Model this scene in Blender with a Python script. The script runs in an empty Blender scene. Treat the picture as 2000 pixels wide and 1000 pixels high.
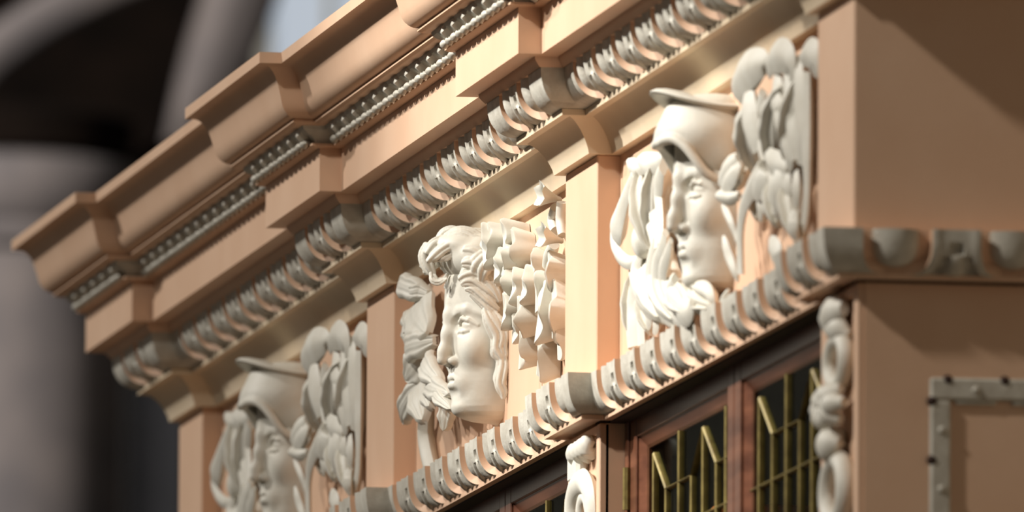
import bpy, math, random
import numpy as np
from mathutils import Matrix, Vector
random.seed(7); rng = np.random.default_rng(7)
scene = bpy.context.scene
COL = scene.collection
# ---------------------------------------------------------------- units
U = 0.0005            # one working unit = half a millimetre
H0 = 3.30             # height of the frieze base above the floor (m)
def W(x, y, z): return Vector((x*U, y*U, z*U + H0))

# ---------------------------------------------------------------- camera
cam_d = bpy.data.cameras.new('camera'); cam = bpy.data.objects.new('camera', cam_d); COL.objects.link(cam)
cam_d.sensor_width = 36.0; cam_d.lens = 576.0; cam_d.clip_start = 1.0; cam_d.clip_end = 200.0
# columns: image right / image down / forward, expressed in world axes
_mx = np.array([-0.16845931, 0.10475106, 0.98012687])
_up = np.array([0.00520582, -0.99422892, 0.10715297])
_yv = np.array([0.98569486, 0.02315328, 0.1669418])
_R = np.stack([-_mx, _yv, _up])           # rows: world X, Y, Z in camera (right, down, forward)
right, down, fwd = Vector(_R[:, 0]), Vector(_R[:, 1]), Vector(_R[:, 2])
M = Matrix.Identity(4)
for i in range(3):
    M[i][0] = right[i]; M[i][1] = -down[i]; M[i][2] = -fwd[i]
M.translation = W(31245.328, -5998.700, -3492.0235)
cam.matrix_world = M
cam_d.dof.use_dof = True
cam_d.dof.focus_distance = 17.9
cam_d.dof.aperture_fstop = 10.0
scene.camera = cam

# ---------------------------------------------------------------- world, lights, exposure
world = bpy.data.worlds.new('world'); scene.world = world; world.use_nodes = True
wb = world.node_tree.nodes['Background']
wb.inputs[0].default_value = (1.0, 0.93, 0.84, 1); wb.inputs[1].default_value = 0.085
def aim(o, target):
    o.rotation_euler = (Vector(target) - o.location).to_track_quat('-Z', 'Y').to_euler()
def spot(name, target, direction, dist, power, size_deg, blend, radius, color):
    l = bpy.data.lights.new(name, 'SPOT'); o = bpy.data.objects.new(name, l); COL.objects.link(o)
    l.energy = power; l.spot_size = math.radians(size_deg); l.spot_blend = blend
    l.shadow_soft_size = radius; l.color = color
    d = Vector(direction).normalized()
    o.location = Vector(target) - d*dist; aim(o, target); return o
# hall spotlights high up in front of the bookcase: a tight one picking out the second pilaster, and two wide washes
spot('accent_spotlight', W(-2900, -200, 640), (0.12, 1.0, -0.71), 7.0, 3250, 19, 1.0, 0.13, (1.0, 0.98, 0.93))
spot('near_wash_light', W(-1500, -250, 700), (-0.45, 1.0, -0.80), 7.0, 1230, 54, 1.0, 0.15, (1.0, 0.955, 0.88))
spot('far_wash_light', W(-5200, -250, 500), (0.62, 1.0, -0.74), 9.0, 1650, 70, 0.8, 0.2, (1.0, 0.97, 0.92))
scene.view_settings.view_transform = 'Standard'
scene.view_settings.look = 'None'
scene.view_settings.exposure = 0.0
scene.view_settings.gamma = 1.0
scene.view_settings.use_curve_mapping = False

# ---------------------------------------------------------------- materials
def srgb(r, g, b):
    f = lambda c: c/12.92 if c <= .04045 else ((c+.055)/1.055)**2.4
    return (f(r/255), f(g/255), f(b/255), 1)
def mat(name, c1, c2=None, rough=.55, scale=30, bump=.1, bscale=220, metal=0., spec=.4, detail=6, lo=.35, hi=.7):
    m = bpy.data.materials.new(name); m.use_nodes = True
    nt = m.node_tree; N = nt.nodes; L = nt.links; b = N['Principled BSDF']
    b.inputs['Roughness'].default_value = rough; b.inputs['Metallic'].default_value = metal
    b.inputs['Specular IOR Level'].default_value = spec
    tc = N.new('ShaderNodeTexCoord')
    geo = N.new('ShaderNodeNewGeometry')
    n1 = N.new('ShaderNodeTexNoise'); n1.inputs['Scale'].default_value = scale; n1.inputs['Detail'].default_value = detail
    L.new(geo.outputs['Position'], n1.inputs['Vector'])
    cr = N.new('ShaderNodeValToRGB'); cr.color_ramp.elements[0].position = lo; cr.color_ramp.elements[1].position = hi
    cr.color_ramp.elements[0].color = c2 or c1; cr.color_ramp.elements[1].color = c1
    L.new(n1.outputs['Fac'], cr.inputs['Fac']); L.new(cr.outputs['Color'], b.inputs['Base Color'])
    if bump:
        n2 = N.new('ShaderNodeTexNoise'); n2.inputs['Scale'].default_value = bscale; n2.inputs['Detail'].default_value = 4
        L.new(geo.outputs['Position'], n2.inputs['Vector'])
        bp = N.new('ShaderNodeBump'); bp.inputs['Strength'].default_value = bump; bp.inputs['Distance'].default_value = .002
        L.new(n2.outputs['Fac'], bp.inputs['Height']); L.new(bp.outputs['Normal'], b.inputs['Normal'])
    return m
PEACH = mat('peach_paint', srgb(224, 187, 157), srgb(218, 179, 148), .62, 9, .06, 160)
CREAM = mat('cream_paint', srgb(228, 207, 178), srgb(221, 199, 168), .6, 9, .06, 160)
WHITE = mat('chalky_white_paint', srgb(206, 201, 188), srgb(184, 177, 163), .6, 60, .25, 240)
IVORY = mat('smooth_white_plaster', srgb(219, 215, 203), srgb(210, 204, 190), .55, 40, .10, 200)
WOOD = mat('mahogany', srgb(126, 80, 58), srgb(84, 50, 36), .28, 40, .06, 300, spec=.5)
BRASS = mat('dull_brass', srgb(150, 132, 74), srgb(112, 96, 52), .45, 60, .05, 300, metal=.3)
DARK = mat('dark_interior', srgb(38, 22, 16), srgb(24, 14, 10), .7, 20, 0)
STONE = mat('grey_stone', srgb(176, 172, 160), srgb(140, 136, 128), .85, 6, .2, 60)
STONE_D = mat('dark_stone', srgb(120, 110, 106), srgb(92, 86, 86), .85, 5, .2, 60)
STONE_B = mat('bluish_stone', srgb(190, 194, 206), srgb(165, 168, 180), .8, 5, .2, 60)
DARKWOOD = mat('dark_oak', srgb(24, 17, 13), srgb(14, 10, 8), .95, 6, .1, 60, spec=.05)
FLOOR = mat('stone_floor', srgb(150, 140, 126), srgb(120, 110, 98), .6, 3, .1, 40)
PLASTER = mat('wall_plaster', srgb(190, 176, 156), srgb(176, 162, 142), .8, 2, .1, 40)
# stretch the wood grain
def wood_grain(m, sx, sy, sz):
    nt = m.node_tree; n1 = [n for n in nt.nodes if n.type == 'TEX_NOISE'][0]
    mp = nt.nodes.new('ShaderNodeMapping'); mp.inputs['Scale'].default_value = (sx, sy, sz)
    geo = [n for n in nt.nodes if n.type == 'NEW_GEOMETRY'][0]
    nt.links.new(geo.outputs['Position'], mp.inputs['Vector']); nt.links.new(mp.outputs['Vector'], n1.inputs['Vector'])
wood_grain(WOOD, .12, 1.2, 1.2)
GLASS = bpy.data.materials.new('door_glass'); GLASS.use_nodes = True
_n = GLASS.node_tree.nodes; _l = GLASS.node_tree.links
for _x in list(_n): _n.remove(_x)
_o = _n.new('ShaderNodeOutputMaterial'); _mx_ = _n.new('ShaderNodeMixShader'); _t = _n.new('ShaderNodeBsdfTransparent'); _g = _n.new('ShaderNodeBsdfGlossy'); _f = _n.new('ShaderNodeFresnel')
_t.inputs[0].default_value = (.82, .84, .80, 1); _g.inputs['Roughness'].default_value = .04; _f.inputs[0].default_value = 1.25
_m = _n.new('ShaderNodeMath'); _m.operation = 'MULTIPLY'; _m.inputs[1].default_value = .05; _l.new(_f.outputs[0], _m.inputs[0]); _l.new(_m.outputs[0], _mx_.inputs[0]); _l.new(_t.outputs[0], _mx_.inputs[1]); _l.new(_g.outputs[0], _mx_.inputs[2]); _l.new(_mx_.outputs[0], _o.inputs[0])
def plain(name, c, rough=.6):
    return mat(name, c, None, rough, 20, .05, 100)

# ---------------------------------------------------------------- object helpers
ORG = {}                                     # origin of every object in working units
def tag(o, label=None, cat=None, group=None, kind=None):
    if label: o['label'] = label
    if cat: o['category'] = cat
    if group: o['group'] = group
    if kind: o['kind'] = kind
    return o
def place(o, origin, parent):
    origin = np.array(origin, float); ORG[o] = origin
    if parent is None:
        o.location = W(*origin)
    else:
        o.parent = parent; o.location = Vector((origin - ORG[parent])*U)
def thing(name, origin, label, cat, group=None):
    o = bpy.data.objects.new(name, None); COL.objects.link(o); o.empty_display_size = .05
    place(o, origin, None); return tag(o, label, cat, group)
def mesh_of(name, V, Fc, m, smooth=False):
    me = bpy.data.meshes.new(name)
    V = np.asarray(V, float)*U
    if isinstance(Fc, np.ndarray) and Fc.ndim == 2:
        nf, k = Fc.shape
        me.vertices.add(len(V)); me.vertices.foreach_set('co', V.ravel())
        me.loops.add(nf*k); me.loops.foreach_set('vertex_index', Fc.astype(np.int32).ravel())
        me.polygons.add(nf); me.polygons.foreach_set('loop_start', np.arange(0, nf*k, k, dtype=np.int32))
        me.polygons.foreach_set('loop_total', np.full(nf, k, np.int32)); me.update(calc_edges=True)
    else:
        me.from_pydata([tuple(v) for v in V], [], Fc)
    me.validate(); me.update()
    if smooth: me.polygons.foreach_set('use_smooth', [True]*len(me.polygons))
    if m: me.materials.append(m)
    return me
def fix_normals(me):
    import bmesh
    bm = bmesh.new(); bm.from_mesh(me); bmesh.ops.recalc_face_normals(bm, faces=bm.faces); bm.to_mesh(me); bm.free()
def obj(name, V, Fc, m, parent=None, origin=None, smooth=False, normals=True, auto=None):
    V = np.asarray(V, float)
    if origin is None:
        origin = np.array([(V[:, 0].min()+V[:, 0].max())/2, (V[:, 1].min()+V[:, 1].max())/2, V[:, 2].min()])
    me = mesh_of(name, V - np.asarray(origin, float), Fc, m, smooth)
    if normals: fix_normals(me)
    if auto is not None:
        me.polygons.foreach_set('use_smooth', [True]*len(me.polygons)); me.set_sharp_from_angle(angle=math.radians(auto))
    o = bpy.data.objects.new(name, me); COL.objects.link(o); place(o, origin, parent); return o
def inst(name, me, origin, parent, rotz=0., mirror=False):
    o = bpy.data.objects.new(name, me); COL.objects.link(o); place(o, origin, parent)
    o.rotation_euler = (0, 0, rotz)
    return o
def merge(parts):
    V = []; Fc = []; n = 0
    for v, f in parts:
        V.append(np.asarray(v, float)); Fc += [tuple(int(i)+n for i in q) for q in f]; n += len(v)
    return np.concatenate(V), Fc
def box(x0, x1, y0, y1, z0, z1):
    V = [(x, y, z) for x in (x0, x1) for y in (y0, y1) for z in (z0, z1)]
    return V, [(0,1,3,2),(4,6,7,5),(0,4,5,1),(2,3,7,6),(0,2,6,4),(1,5,7,3)]
def bbox(x0, x1, y0, y1, z0, z1, b=3):
    """box with chamfered edges"""
    V = []; xs = (x0, x1); ys = (y0, y1); zs = (z0, z1); sg = (1, -1); idx = {}
    for i in (0, 1):
        for j in (0, 1):
            for k in (0, 1):
                X, Y, Z = xs[i], ys[j], zs[k]; dx, dy, dz = sg[i]*b, sg[j]*b, sg[k]*b
                for ax, p in enumerate(((X, Y+dy, Z+dz), (X+dx, Y, Z+dz), (X+dx, Y+dy, Z))):
                    idx[i, j, k, ax] = len(V); V.append(p)
    Fc = []
    for i in (0, 1): Fc.append([idx[i,j,k,0] for j,k in ((0,0),(0,1),(1,1),(1,0))])
    for j in (0, 1): Fc.append([idx[i,j,k,1] for i,k in ((0,0),(0,1),(1,1),(1,0))])
    for k in (0, 1): Fc.append([idx[i,j,k,2] for i,j in ((0,0),(0,1),(1,1),(1,0))])
    for i in (0,1):
        for j in (0,1): Fc.append([idx[i,j,0,0], idx[i,j,1,0], idx[i,j,1,1], idx[i,j,0,1]])
        for k in (0,1): Fc.append([idx[i,0,k,0], idx[i,1,k,0], idx[i,1,k,2], idx[i,0,k,2]])
    for j in (0,1):
        for k in (0,1): Fc.append([idx[0,j,k,1], idx[1,j,k,1], idx[1,j,k,2], idx[0,j,k,2]])
    for i in (0,1):
        for j in (0,1):
            for k in (0,1): Fc.append([idx[i,j,k,a] for a in (0,1,2)])
    return V, Fc
def sweep(path, prof):
    """closed profile [(p, z)] carried along a plan path with mitred corners"""
    path = np.array(path, float); n = len(path); dirs = np.diff(path, axis=0)
    dirs /= np.linalg.norm(dirs, axis=1)[:, None]; nr = np.stack([-dirs[:, 1], dirs[:, 0]], 1)
    off = np.zeros((n, 2)); off[0] = nr[0]; off[-1] = nr[-1]; off[1:-1] = nr[:-1] + nr[1:]
    V = []; k = len(prof)
    for i in range(n):
        for p, z in prof: V.append((path[i, 0]+off[i, 0]*p, path[i, 1]+off[i, 1]*p, z))
    Fc = [(i*k+j, i*k+(j+1) % k, (i+1)*k+(j+1) % k, (i+1)*k+j) for i in range(n-1) for j in range(k)]
    Fc += [tuple(range(k)), tuple((n-1)*k+j for j in range(k))]
    return np.array(V), Fc
# ================================================================ the bookcase: plan
DEPTH = 820
PIERS = [(-380, 0), (-3290, -2900), (-5965, -5580), (-8890, -8510)]     # right to left
BAYS = [(-2900, -380), (-5580, -3290), (-8510, -5965)]                    # recess limits
REC = 50
PATH = [(0, DEPTH), (0, 0)]
for k, (a, b) in enumerate(PIERS):
    if k: PATH += [(b, REC), (b, 0)]
    PATH += [(a, 0)]
    if k < 3: PATH += [(a, REC)]
PATH += [(-8890, DEPTH)]
MID = (-4445, 300)
BAYNAME = ['nearest', 'middle', 'farthest']

# ---------------------------------------------------------------- cornice
cornice = thing('cornice', (*MID, 629), 'peach painted cornice stepping out over each pilaster, with a small white leaf band', 'cornice')
def run(name, prof, m, parent, auto=28):
    V, Fc = sweep(PATH, prof); return obj(name, V, Fc, m, parent, auto=auto)
run('top_fillet', [(-15,945),(373,945),(373,920),(120,920)], PEACH, cornice)
cy = [(366,920),(354,918.5),(345,914),(337,906),(330,896),(324.5,884),(320,870),(316,855),(313,843),(309.5,831),(304,821.5),(296,813),(287,807.5),(281,806)]
run('cyma_moulding', [(120,920)]+cy+[(120,806)], PEACH, cornice)
run('astragal', [(120,806),(276,806),(276,804),(280,803),(280,798.5),(274,796),(270,794),(120,794)], PEACH, cornice)
leafband = run('leaf_moulding', [(120,794),(254,794),(251,786),(242,779),(230,774),(221,766),(217,757),(120,757)], WHITE, cornice)
run('lower_fillet', [(120,757),(228,757),(228,752),(218,748),(120,748)], PEACH, cornice)
run('corona', [(120,748),(207,748),(207,650),(120,650)], PEACH, cornice)
run('soffit_band', [(60,650),(164,650),(163,644),(158,637),(151,629),(60,629)], PEACH, cornice)
# carved leaves on the sloping leaf moulding
def leaf_piece():
    """one overlapping scale of the leaf moulding: it swells towards one end and finishes in a pointed lip"""
    V = []; rows = 8; cols = 11; nx, nz = .70, -.71
    for i in range(rows):
        v = i/(rows-1)
        for j in range(cols):
            s = j/(cols-1); tip = 1-.55*abs(v-.30)/.7
            x = -66+ (132*s if s < .8 else 132*(.8+(s-.8)*(.2+1.2*(tip-.4))))
            p, z = 255-30*v, 794-27*v
            b = (3+18*s**1.4)*(math.sin(math.pi*(.12+.80*v)))+2.2*math.cos(6*math.pi*v)*s
            if i in (0, rows-1) or j in (0, cols-1): b = -4
            V.append((x, -(p+nx*b), z+nz*b))
    Fc = [(i*cols+j, i*cols+j+1, (i+1)*cols+j+1, (i+1)*cols+j) for i in range(rows-1) for j in range(cols-1)]
    return V, Fc
def drop_piece():
    """rounded tooth hanging along the lower edge"""
    V = []; R = 6; S = 10
    for i in range(R+1):
        t = i/R; r = math.sin(math.pi*(.12+.78*t))
        for j in range(S):
            a = 2*math.pi*j/S; V.append((33*r*math.cos(a), -(236+9*r*math.sin(a)+4*(1-t)), 768-18*t))
    Fc = [(i*S+j, i*S+(j+1) % S, (i+1)*S+(j+1) % S, (i+1)*S+j) for i in range(R) for j in range(S)]
    Fc += [tuple(range(S)), tuple(R*S+j for j in range(S))]
    return V, Fc
def shared(name, VF, m, zoff, smooth=True):
    V = np.array(VF[0], float); V[:, 2] -= zoff
    me = mesh_of(name, V, VF[1], m, False); fix_normals(me)
    me.polygons.foreach_set('use_smooth', [True]*len(me.polygons)); me.set_sharp_from_angle(angle=math.radians(50)); return me
leaf_me = shared('leaf', leaf_piece(), WHITE, 757); drop_me = shared('drop', drop_piece(), WHITE, 757)
def spread(x0, x1, period):
    n = max(1, round((x1-x0)/period)); st = (x1-x0)/n; return [x0+st*(i+.5) for i in range(n)], st
def leaves_on(x0, x1, y, rot=0.):
    cs, st = spread(x0, x1, 144)
    for c in cs:
        inst('leaf', leaf_me, (c, y, 757) if not rot else (y, c, 757), leafband, rot)
    for c in cs:
        for e in (-st/4, st/4): inst('tooth', drop_me, (c+e, y, 757) if not rot else (y, c+e, 757), leafband, rot)
for a, b in PIERS: leaves_on(a-205, b+205, 0)
for a, b in BAYS: leaves_on(a+262, b-262, REC)
leaves_on(-190, DEPTH-40, 0, math.pi/2)
def band_corner(x, s, z0, z1, name, parent, m):
    pass

# ---------------------------------------------------------------- egg-and-dart mouldings
PER = 234.
class EggRun:
    def __init__(self, pb, ap, zt, az, deep, e, crest): self.crest = crest; self.pb, self.ap, self.zt, self.az, self.deep, self.e = pb, ap, zt, az, deep, e
    def pt(self, v, off=0.):
        th = v*math.pi/2; c = max(math.cos(th), 0.); s_ = math.sin(th); e = self.e     # full, slightly squared ovolo
        p = self.pb+self.ap*c**e; z = self.zt-self.az*s_**e
        n = np.array([c**(2-e)/self.ap, -s_**(2-e)/self.az]); n /= np.linalg.norm(n)
        return p+n[0]*off, z+n[1]*off
    def prof(self, off, n=10): return [self.pt(i/n, off) for i in range(n+1)]
def we(v): return 46*(1 if v < .12 else math.sqrt(max(0, 1-((v-.12)/.84)**2)))
def wr(v): return 69*(1 if v < .16 else math.sqrt(max(0.03, 1-((v-.16)/.86)**2)))
def egg_piece(E):
    V = []; R = 12; C = 13
    for i in range(R+1):
        v = .96*i/R; w = we(v)+.5
        f = 1 if v < .12 else math.sqrt(max(0, 1-((v-.12)/.84)**2))
        for j in range(C):
            s = math.sin((j/(C-1)*2-1)*math.pi/2)
            p, z = E.pt(v, -E.deep-2+(E.deep+E.crest)*f*math.sqrt(max(0, 1-s*s)))
            V.append((s*w, -p, z))
    Fc = [(i*C+j, i*C+j+1, (i+1)*C+j+1, (i+1)*C+j) for i in range(R) for j in range(C-1)]
    Fc.append(tuple(range(C)))
    return V, Fc
def cols_mesh(cols):
    """cols: list over columns of (outer points, inner points) along v"""
    n = len(cols); k = len(cols[0][0]); V = []
    for o, i in cols: V += list(o)
    for o, i in cols: V += list(i)
    B = n*k; Fc = []
    for c in range(n-1):
        for r in range(k-1): Fc.append((c*k+r, (c+1)*k+r, (c+1)*k+r+1, c*k+r+1))
        Fc.append((c*k, B+c*k, B+(c+1)*k, (c+1)*k)); Fc.append((c*k+k-1, (c+1)*k+k-1, B+(c+1)*k+k-1, B+c*k+k-1))
    for c in (0, n-1):
        for r in range(k-1): Fc.append((c*k+r, c*k+r+1, B+c*k+r+1, B+c*k+r))
    return V, Fc, 2*(k-1)
def paint_walls(me, n):
    """the sunk sides of the carving keep the peach ground colour"""
    me.materials.append(PEACH); N = len(me.polygons)
    for p in range(N-n, N): me.polygons[p].material_index = 1
def dart_piece(E):
    R = 14; cols = []
    for s in (-1, -.84, -.7, -.58, -.46, -.34, -.22, -.1, 0, .1, .22, .34, .46, .58, .7, .84, 1):
        o = []; q = []
        for i in range(R+1):
            v = i/R; w = PER/2-wr(v); x = s*w; a = abs(s)
            off = 4*math.exp(-((a-.85)/.2)**2)
            if .30 < a < .62 and .42 < v < .93: off = -13
            if a < .25 and .17 < v < .30: off = -14
            if a < .2 and v > .4: off = 3
            p, z = E.pt(v, off); o.append((x, -p, z)); p, z = E.pt(v, -E.deep-4); q.append((x, -p, z))
        cols.append((o, q))
    return cols_mesh(cols)
def corner_piece(E, chain):
    """chain: list of functions p, v -> (x, y) giving each column of the leaf that wraps a corner"""
    R = 12; cols = []
    for fn in chain:
        o = []; q = []
        for i in range(R+1):
            v = i/R; p, z = E.pt(v, 0); x, y = fn(p, v); o.append((x, y, z))
            p, z = E.pt(v, -E.deep-4); x, y = fn(p, v); q.append((x, y, z))
        cols.append((o, q))
    return cols_mesh(cols)
def egg_run(E, name, label, fillet, z_obj, n_bay, top_cap):
    T = thing(name, (*MID, z_obj), label, 'moulding')
    back = E.prof(-E.deep, 10)
    V, Fc = sweep(PATH, [(-15, E.zt)]+[(back[0][0], E.zt)]+back[1:]+[(back[-1][0], E.zt-E.az), (-15, E.zt-E.az)]); obj('ground', V, Fc, PEACH, T, auto=40)
    V, Fc = sweep(PATH, fillet); obj('fillet', V, Fc, top_cap, T)
    eme = shared('egg', egg_piece(E), WHITE, z_obj); dp = dart_piece(E); dme = shared('dart', dp[:2], WHITE, z_obj); paint_walls(dme, dp[2])
    edges = {}
    for (a, b), n in zip(BAYS, n_bay):
        c = (a+b)/2; cs = [c+(i-(n-1)/2)*PER for i in range(n)]
        for x in cs: inst('egg', eme, (x, REC, z_obj), T)
        for x0, x1 in zip(cs[:-1], cs[1:]): inst('dart', dme, ((x0+x1)/2, REC, z_obj), T)
        edges[b] = cs[-1]; edges[a] = cs[0]
    for a, b in PIERS:
        c = (a+b)/2
        for x in (c-PER/2, c+PER/2): inst('egg', eme, (x, 0, z_obj), T)
        inst('dart', dme, (c, 0, z_obj), T)
        # right-hand corner leaf
        f0 = lambda p, v, c=c: (c+PER/2+wr(v), -p)
        f0b = lambda p, v, c=c, b=b: ((c+PER/2+wr(v)+b+p)/2, -p)
        f1 = lambda p, v, b=b: (b+p, -p)
        if b == 0:
            ch = [f0, f0b, f1, lambda p, v: (p, (74-wr(v)-p)/2), lambda p, v: (p, 74-wr(v))]
        else:
            e = edges[b] if b in edges else None
            e = [edges[k] for k in edges if abs(k-b) < 1][0]
            ch = [f0, f0b, f1, lambda p, v, b=b: (b+p, REC-p), lambda p, v, b=b, e=e: (e-wr(v), REC-p)]
        V, Fc, nw = corner_piece(E, ch); paint_walls(obj('corner_leaf', V, Fc, WHITE, T, auto=40).data, nw)
        g0 = lambda p, v, c=c: (c-PER/2-wr(v), -p)
        g0b = lambda p, v, c=c, a=a: ((c-PER/2-wr(v)+a-p)/2, -p)
        g1 = lambda p, v, a=a: (a-p, -p)
        if a == -8890:
            ch = [g0, g0b, g1, lambda p, v: (-8890-p, DEPTH-20)]
        else:
            e = [edges[k] for k in edges if abs(k-a) < 1][0]
            ch = [g0, g0b, g1, lambda p, v, a=a: (a-p, REC-p), lambda p, v, a=a, e=e: (e+wr(v), REC-p)]
        V, Fc, nw = corner_piece(E, ch); paint_walls(obj('corner_leaf', V, Fc, WHITE, T, auto=40).data, nw)
    ys = [74+PER*i for i in range(4)]
    for y in ys[:3]: inst('egg', eme, (0, y, z_obj), T, math.pi/2)
    for y in ys[:3]: inst('dart', dme, (0, y+PER/2, z_obj), T, math.pi/2)
    return T
EU = EggRun(80, 68, 629, 81, 27, .88, 6)
egg_run(EU, 'egg_and_dart_moulding', 'white egg-and-dart moulding tucked up under the projecting cornice', [(-15,548),(92,548),(92,535),(-15,535)], 535, (9, 8, 9), CREAM)
EL = EggRun(30, 44, -12, 86, 27, .84, 3)
egg_run(EL, 'egg_and_dart_moulding', 'white egg-and-dart moulding below the carved heads, right above the glazed doors', [(-15,-98),(38,-98),(38,-108),(20,-108),(20,-103),(-15,-103)], -112, (10, 9, 10), PEACH)

# ---------------------------------------------------------------- cove under the upper egg-and-dart
cove = thing('cove_moulding', (*MID, 460), 'plain cream hollow cove moulding between the egg-and-dart band and the heads', 'moulding')
V, Fc = sweep(PATH, [(-20,535),(73,535),(62,529),(52,519.5),(43,508.5),(35,496),(29,484),(24.5,473),(22,462),(-20,462)]); obj('cove', V, Fc, CREAM, cove, auto=30)

# ---------------------------------------------------------------- frieze: panels and pilasters
frieze = thing('frieze', (*MID, -12), 'peach painted frieze of sunk panels and square pilasters behind the carved heads', 'frieze')
for k, (a, b) in enumerate(BAYS):
    obj('panel', *box(a, b, REC, REC+40, -12, 462), PEACH, frieze)
for k, (a, b) in enumerate(PIERS):
    obj('pilaster', *bbox(a, b, 0, DEPTH if k in (0, 3) else REC+40, -12, 462, 2.5), PEACH, frieze)

# ---------------------------------------------------------------- lower piers with sunk, carved fronts
BOT = -H0/U
LP = ['peach corner pier below the mouldings with blurred white carving down its front', 'narrow peach pier with a carved white scroll, left of the glazed doors', 'peach pier under the farther pilaster, mostly below the picture', 'peach pier at the far end under the last pilaster']
piers = []
for k, (a, b) in enumerate(PIERS):
    T = thing('lower_pier', ((a+b)/2, 60, BOT), LP[k], 'pier', 'lower piers'); piers.append(T)
    y1 = DEPTH if k in (0, 3) else 110
    obj('shaft', *box(a, b, 22, y1, BOT, -112), PEACH, T)
    z1 = -3600
    obj('border', *bbox(a, a+48, 8, 30, z1, -112, 2.5), PEACH, T); obj('border', *bbox(b-40, b, 8, 30, z1, -112, 2.5), PEACH, T)
    obj('border', *bbox(a+46, b-38, 8.2, 30, -132, -112.5, 2.5), PEACH, T)
    obj('border', *bbox(a, b, 8, 30, BOT, z1, 2.5), PEACH, T)

# ---------------------------------------------------------------- side panel with carved picture-frame moulding
side = thing('side_panel', (4, 400, BOT), 'plain brown-shaded peach end wall of the bookcase with a sunk frame', 'panel')
obj('board', *box(0.2, 3, 22, DEPTH-1, BOT, -112.5), PEACH, side)
fy0, fz0 = 150, -296
def frame_bar(name, y0, y1, z0, z1):
    return obj(name, *bbox(3, 15, y0, y1, z0, z1, 5), WHITE, side)
fr = [frame_bar('frame_moulding', fy0, DEPTH-150, fz0-44, fz0), frame_bar('frame_moulding', fy0, fy0+42, -2600, fz0-44),
      frame_bar('frame_moulding', DEPTH-192, DEPTH-150, -2600, fz0-44), frame_bar('frame_moulding', fy0, DEPTH-150, -2644, -2600)]
def stud():
    V = []; S = 10
    for r, h in ((1, 0), (.8, .55), (.35, .9)):
        for j in range(S): V.append((h*10, r*11*math.cos(2*math.pi*j/S), r*11*math.sin(2*math.pi*j/S)))
    V.append((10, 0, 0))
    Fc = [(i*S+j, i*S+(j+1) % S, (i+1)*S+(j+1) % S, (i+1)*S+j) for i in range(2) for j in range(S)] + [(2*S+j, 2*S+(j+1) % S, 3*S) for j in range(S)]
    return V, Fc
stud_me = shared('carved_bead', stud(), WHITE, 0)
NAIL = plain('dark_peg', srgb(52, 30, 20), .7)
peg_me = shared('peg', stud(), NAIL, 0)
lip_me = shared('carved_lip', bbox(0, 9, -42, 42, -6, 6, 4), WHITE, 0)
for i in range(4):
    inst('peg', peg_me, (9, 186+113.2*i, fz0-5), fr[0]); inst('carved_bead', stud_me, (11, 242+113.2*i, fz0-24), fr[0])
    inst('carved_lip', lip_me, (3, 242+113.2*i, fz0-47), fr[0])
for i in range(12):
    o = inst('peg', peg_me, (9, fy0+5, -343-115.5*i), fr[1]); inst('carved_bead', stud_me, (11, fy0+24, -400-115.5*i), fr[1])
obj('sunk_field', *box(1, 4, fy0+42, DEPTH-192, -2600, fz0-44), PEACH, side)

# ---------------------------------------------------------------- carcass behind the doors (dark, with shelves)
carc = thing('bookcase_carcass', (-4445, 430, BOT), 'dark wooden inside of the bookcase behind the leaded doors', 'bookcase')
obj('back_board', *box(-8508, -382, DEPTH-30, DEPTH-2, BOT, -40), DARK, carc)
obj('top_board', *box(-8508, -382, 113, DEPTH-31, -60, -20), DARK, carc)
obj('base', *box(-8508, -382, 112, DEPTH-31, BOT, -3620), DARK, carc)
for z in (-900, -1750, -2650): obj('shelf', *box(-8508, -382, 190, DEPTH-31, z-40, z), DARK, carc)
for k, (a, b) in enumerate(BAYS):
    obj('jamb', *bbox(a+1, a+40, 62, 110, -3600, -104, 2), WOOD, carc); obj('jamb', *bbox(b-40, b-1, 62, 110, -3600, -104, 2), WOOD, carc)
    obj('soffit_shade_strip', *box(a+1, b-1, 31, 112, -112, -103.5), DARK, carc)  # dark board standing in for the deep shade under the moulding
    obj('drip_board', *bbox(a+41, b-41, 62, 100, -3660, -3602, 2), WOOD, carc)

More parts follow.
